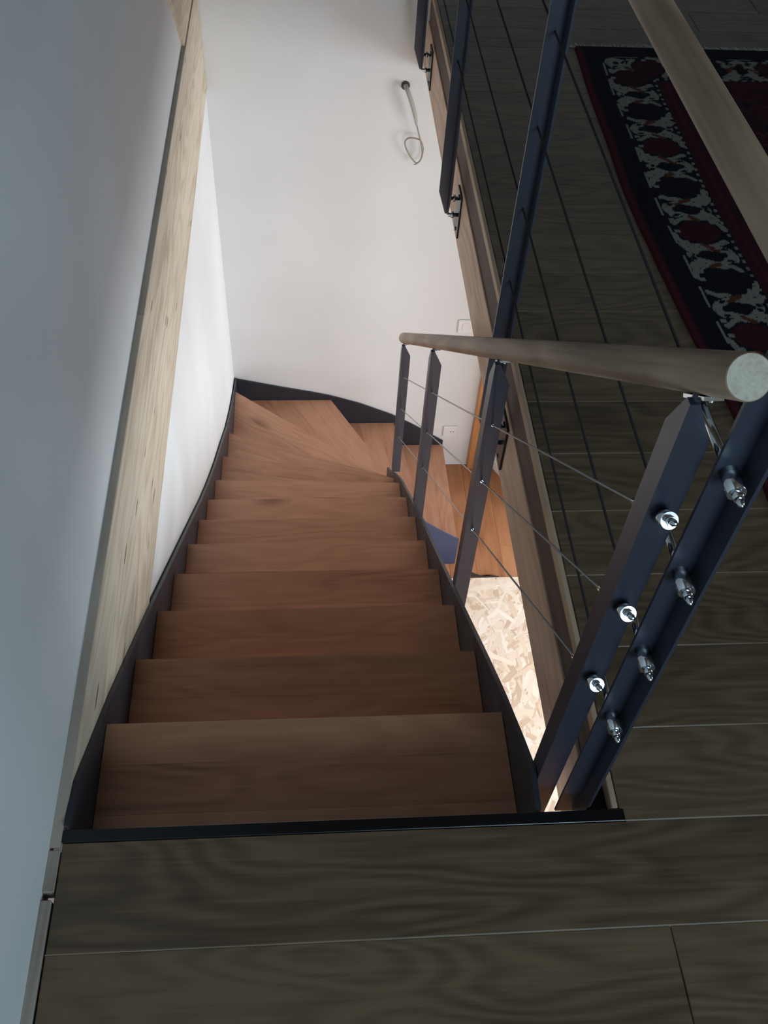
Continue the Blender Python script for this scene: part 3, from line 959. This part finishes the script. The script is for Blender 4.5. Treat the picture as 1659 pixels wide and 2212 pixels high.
# orange door jamb and angled return wall
dj = empty('door_jamb', (1.02, YB, ZLOW))
tag(dj, 'orange varnished wooden door jamb standing against the lower end wall', 'door frame')
def zbox(name, x0, x1, y0, y1, z0, z1, mat, parent, bev=0.0):
    o = box(name, x0, x1, y0, y1, z0, z1, mat, None, bev)
    for v in o.data.vertices: v.co = Vector((v.co.z, v.co.y, -v.co.x))
    o.rotation_euler = (0, -math.pi / 2, 0)
    o.parent = parent; o.location = o.location - parent.location
    return o
zbox('jamb_post', 1.02, 1.10, YB - 0.05, YB - 0.001, ZLOW + 0.001, -0.70, M['jamb'], dj, 0.003)
zbox('jamb_stop', 1.10, 1.125, YB - 0.03, YB - 0.001, ZLOW + 0.001, -0.70, M['jamb'], dj, 0.002)
A_, B_ = Vector((1.19, 4.232)), Vector((1.42, 3.77))
dd = (B_ - A_).normalized(); nn = Vector((dd.y, -dd.x))
if nn.x < 0: nn = -nn
q = [A_, B_, B_ + nn * 0.08, A_ + nn * 0.08]
rw = prism('wall_return', [(p.x, p.y, ZLOW + 0.001) for p in q], [(p.x, p.y, -0.363) for p in q], M['plaster_lower'])
tag(rw, 'short angled white return wall right of the door jamb', 'wall', kind='structure')
q = [A_ - nn * 0.014, B_ - nn * 0.014, B_ - nn * 0.0005, A_ - nn * 0.0005]
bb = prism('baseboard_right', [(p.x, p.y, ZLOW + 0.001) for p in q], [(p.x, p.y, ZLOW + 0.07) for p in q], M['baseboard'])
tag(bb, 'white baseboard at the foot of the angled return wall', 'baseboard', kind='structure')

# ------------------------------------------------------------------ OSB sheets on the lower floor
def osb(x0, x1, y0, y1, z, label, seed, n):
    e = empty('osb_sheet', ((x0 + x1) / 2, (y0 + y1) / 2, z))
    tag(e, label, 'board')
    box('panel', x0, x1, y0, y1, z, z + 0.015, M['osb'], e)
    rs = random.Random(seed)
    verts, faces, cols = [], [], []
    pal = [(0.84, 0.70, 0.56), (0.80, 0.65, 0.51), (0.87, 0.74, 0.61), (0.76, 0.60, 0.46), (0.83, 0.68, 0.55), (0.90, 0.78, 0.67), (0.66, 0.49, 0.36)]
    for i in range(n):
        L_ = rs.uniform(0.06, 0.19); W_ = rs.uniform(0.010, 0.045)
        a = rs.gauss(1.3, 0.75)
        cx = rs.uniform(x0, x1); cy = rs.uniform(y0, y1)
        zz = z + 0.0155 + 0.0012 * (i / n)
        c, s = math.cos(a), math.sin(a)
        k = len(verts)
        out = [(-L_ / 2, -W_ * rs.uniform(.1, .5)), (-L_ * .2, -W_ / 2), (L_ / 2, -W_ * rs.uniform(.1, .5)), (L_ / 2 * rs.uniform(.8, 1.1), W_ * rs.uniform(.1, .5)), (L_ * .15, W_ / 2), (-L_ / 2, W_ * rs.uniform(.0, .4))]
        for (px, py) in out:
            gx = min(max(cx + px * c - py * s, x0), x1); gy = min(max(cy + px * s + py * c, y0), y1)
            verts.append((gx - (x0 + x1) / 2, gy - (y0 + y1) / 2, zz - z))
        faces.append(tuple(range(k, k + 6)))
        pc = rs.choice(pal); f = rs.uniform(0.93, 1.05)
        cols += [(pc[0] * f, pc[1] * f, pc[2] * f, 1)] * 6
    me = bpy.data.meshes.new('strands'); me.from_pydata(verts, [], faces)
    at = me.color_attributes.new('tint', 'FLOAT_COLOR', 'POINT')
    at.data.foreach_set('color', np.array(cols, dtype=np.float32).ravel())
    me.materials.append(M['strand'])
    o = bpy.data.objects.new('strands', me); o['kind'] = 'stuff'
    o.location = ((x0 + x1) / 2, (y0 + y1) / 2, z)
    link(o, e)


osb(0.55, 1.80, 0.79, 3.29, ZLOW + 0.0005, 'pale chipboard sheet of pressed strands on the lower floor beside the stair', 21, 9000)
of = [(0.93, 3.350), (0.96, 3.330), (1.00, 3.312), (1.03, 3.306), (1.055, 3.309), (1.07, 3.316), (1.085, 3.309), (1.112, 3.302), (1.112, 3.294), (0.93, 3.294)]  # outline of a thin dark plate standing in for the sheet edge's shadow
oc = prism('sheet_edge_shadow', [(x, y, ZLOW + 0.001) for x, y in of], [(x, y, ZLOW + 0.012) for x, y in of], M['shadow_strip'], tri=True)
tag(oc, 'small dark brown strip standing in for the shadow at the chipboard sheet edge', 'shadow_strip')
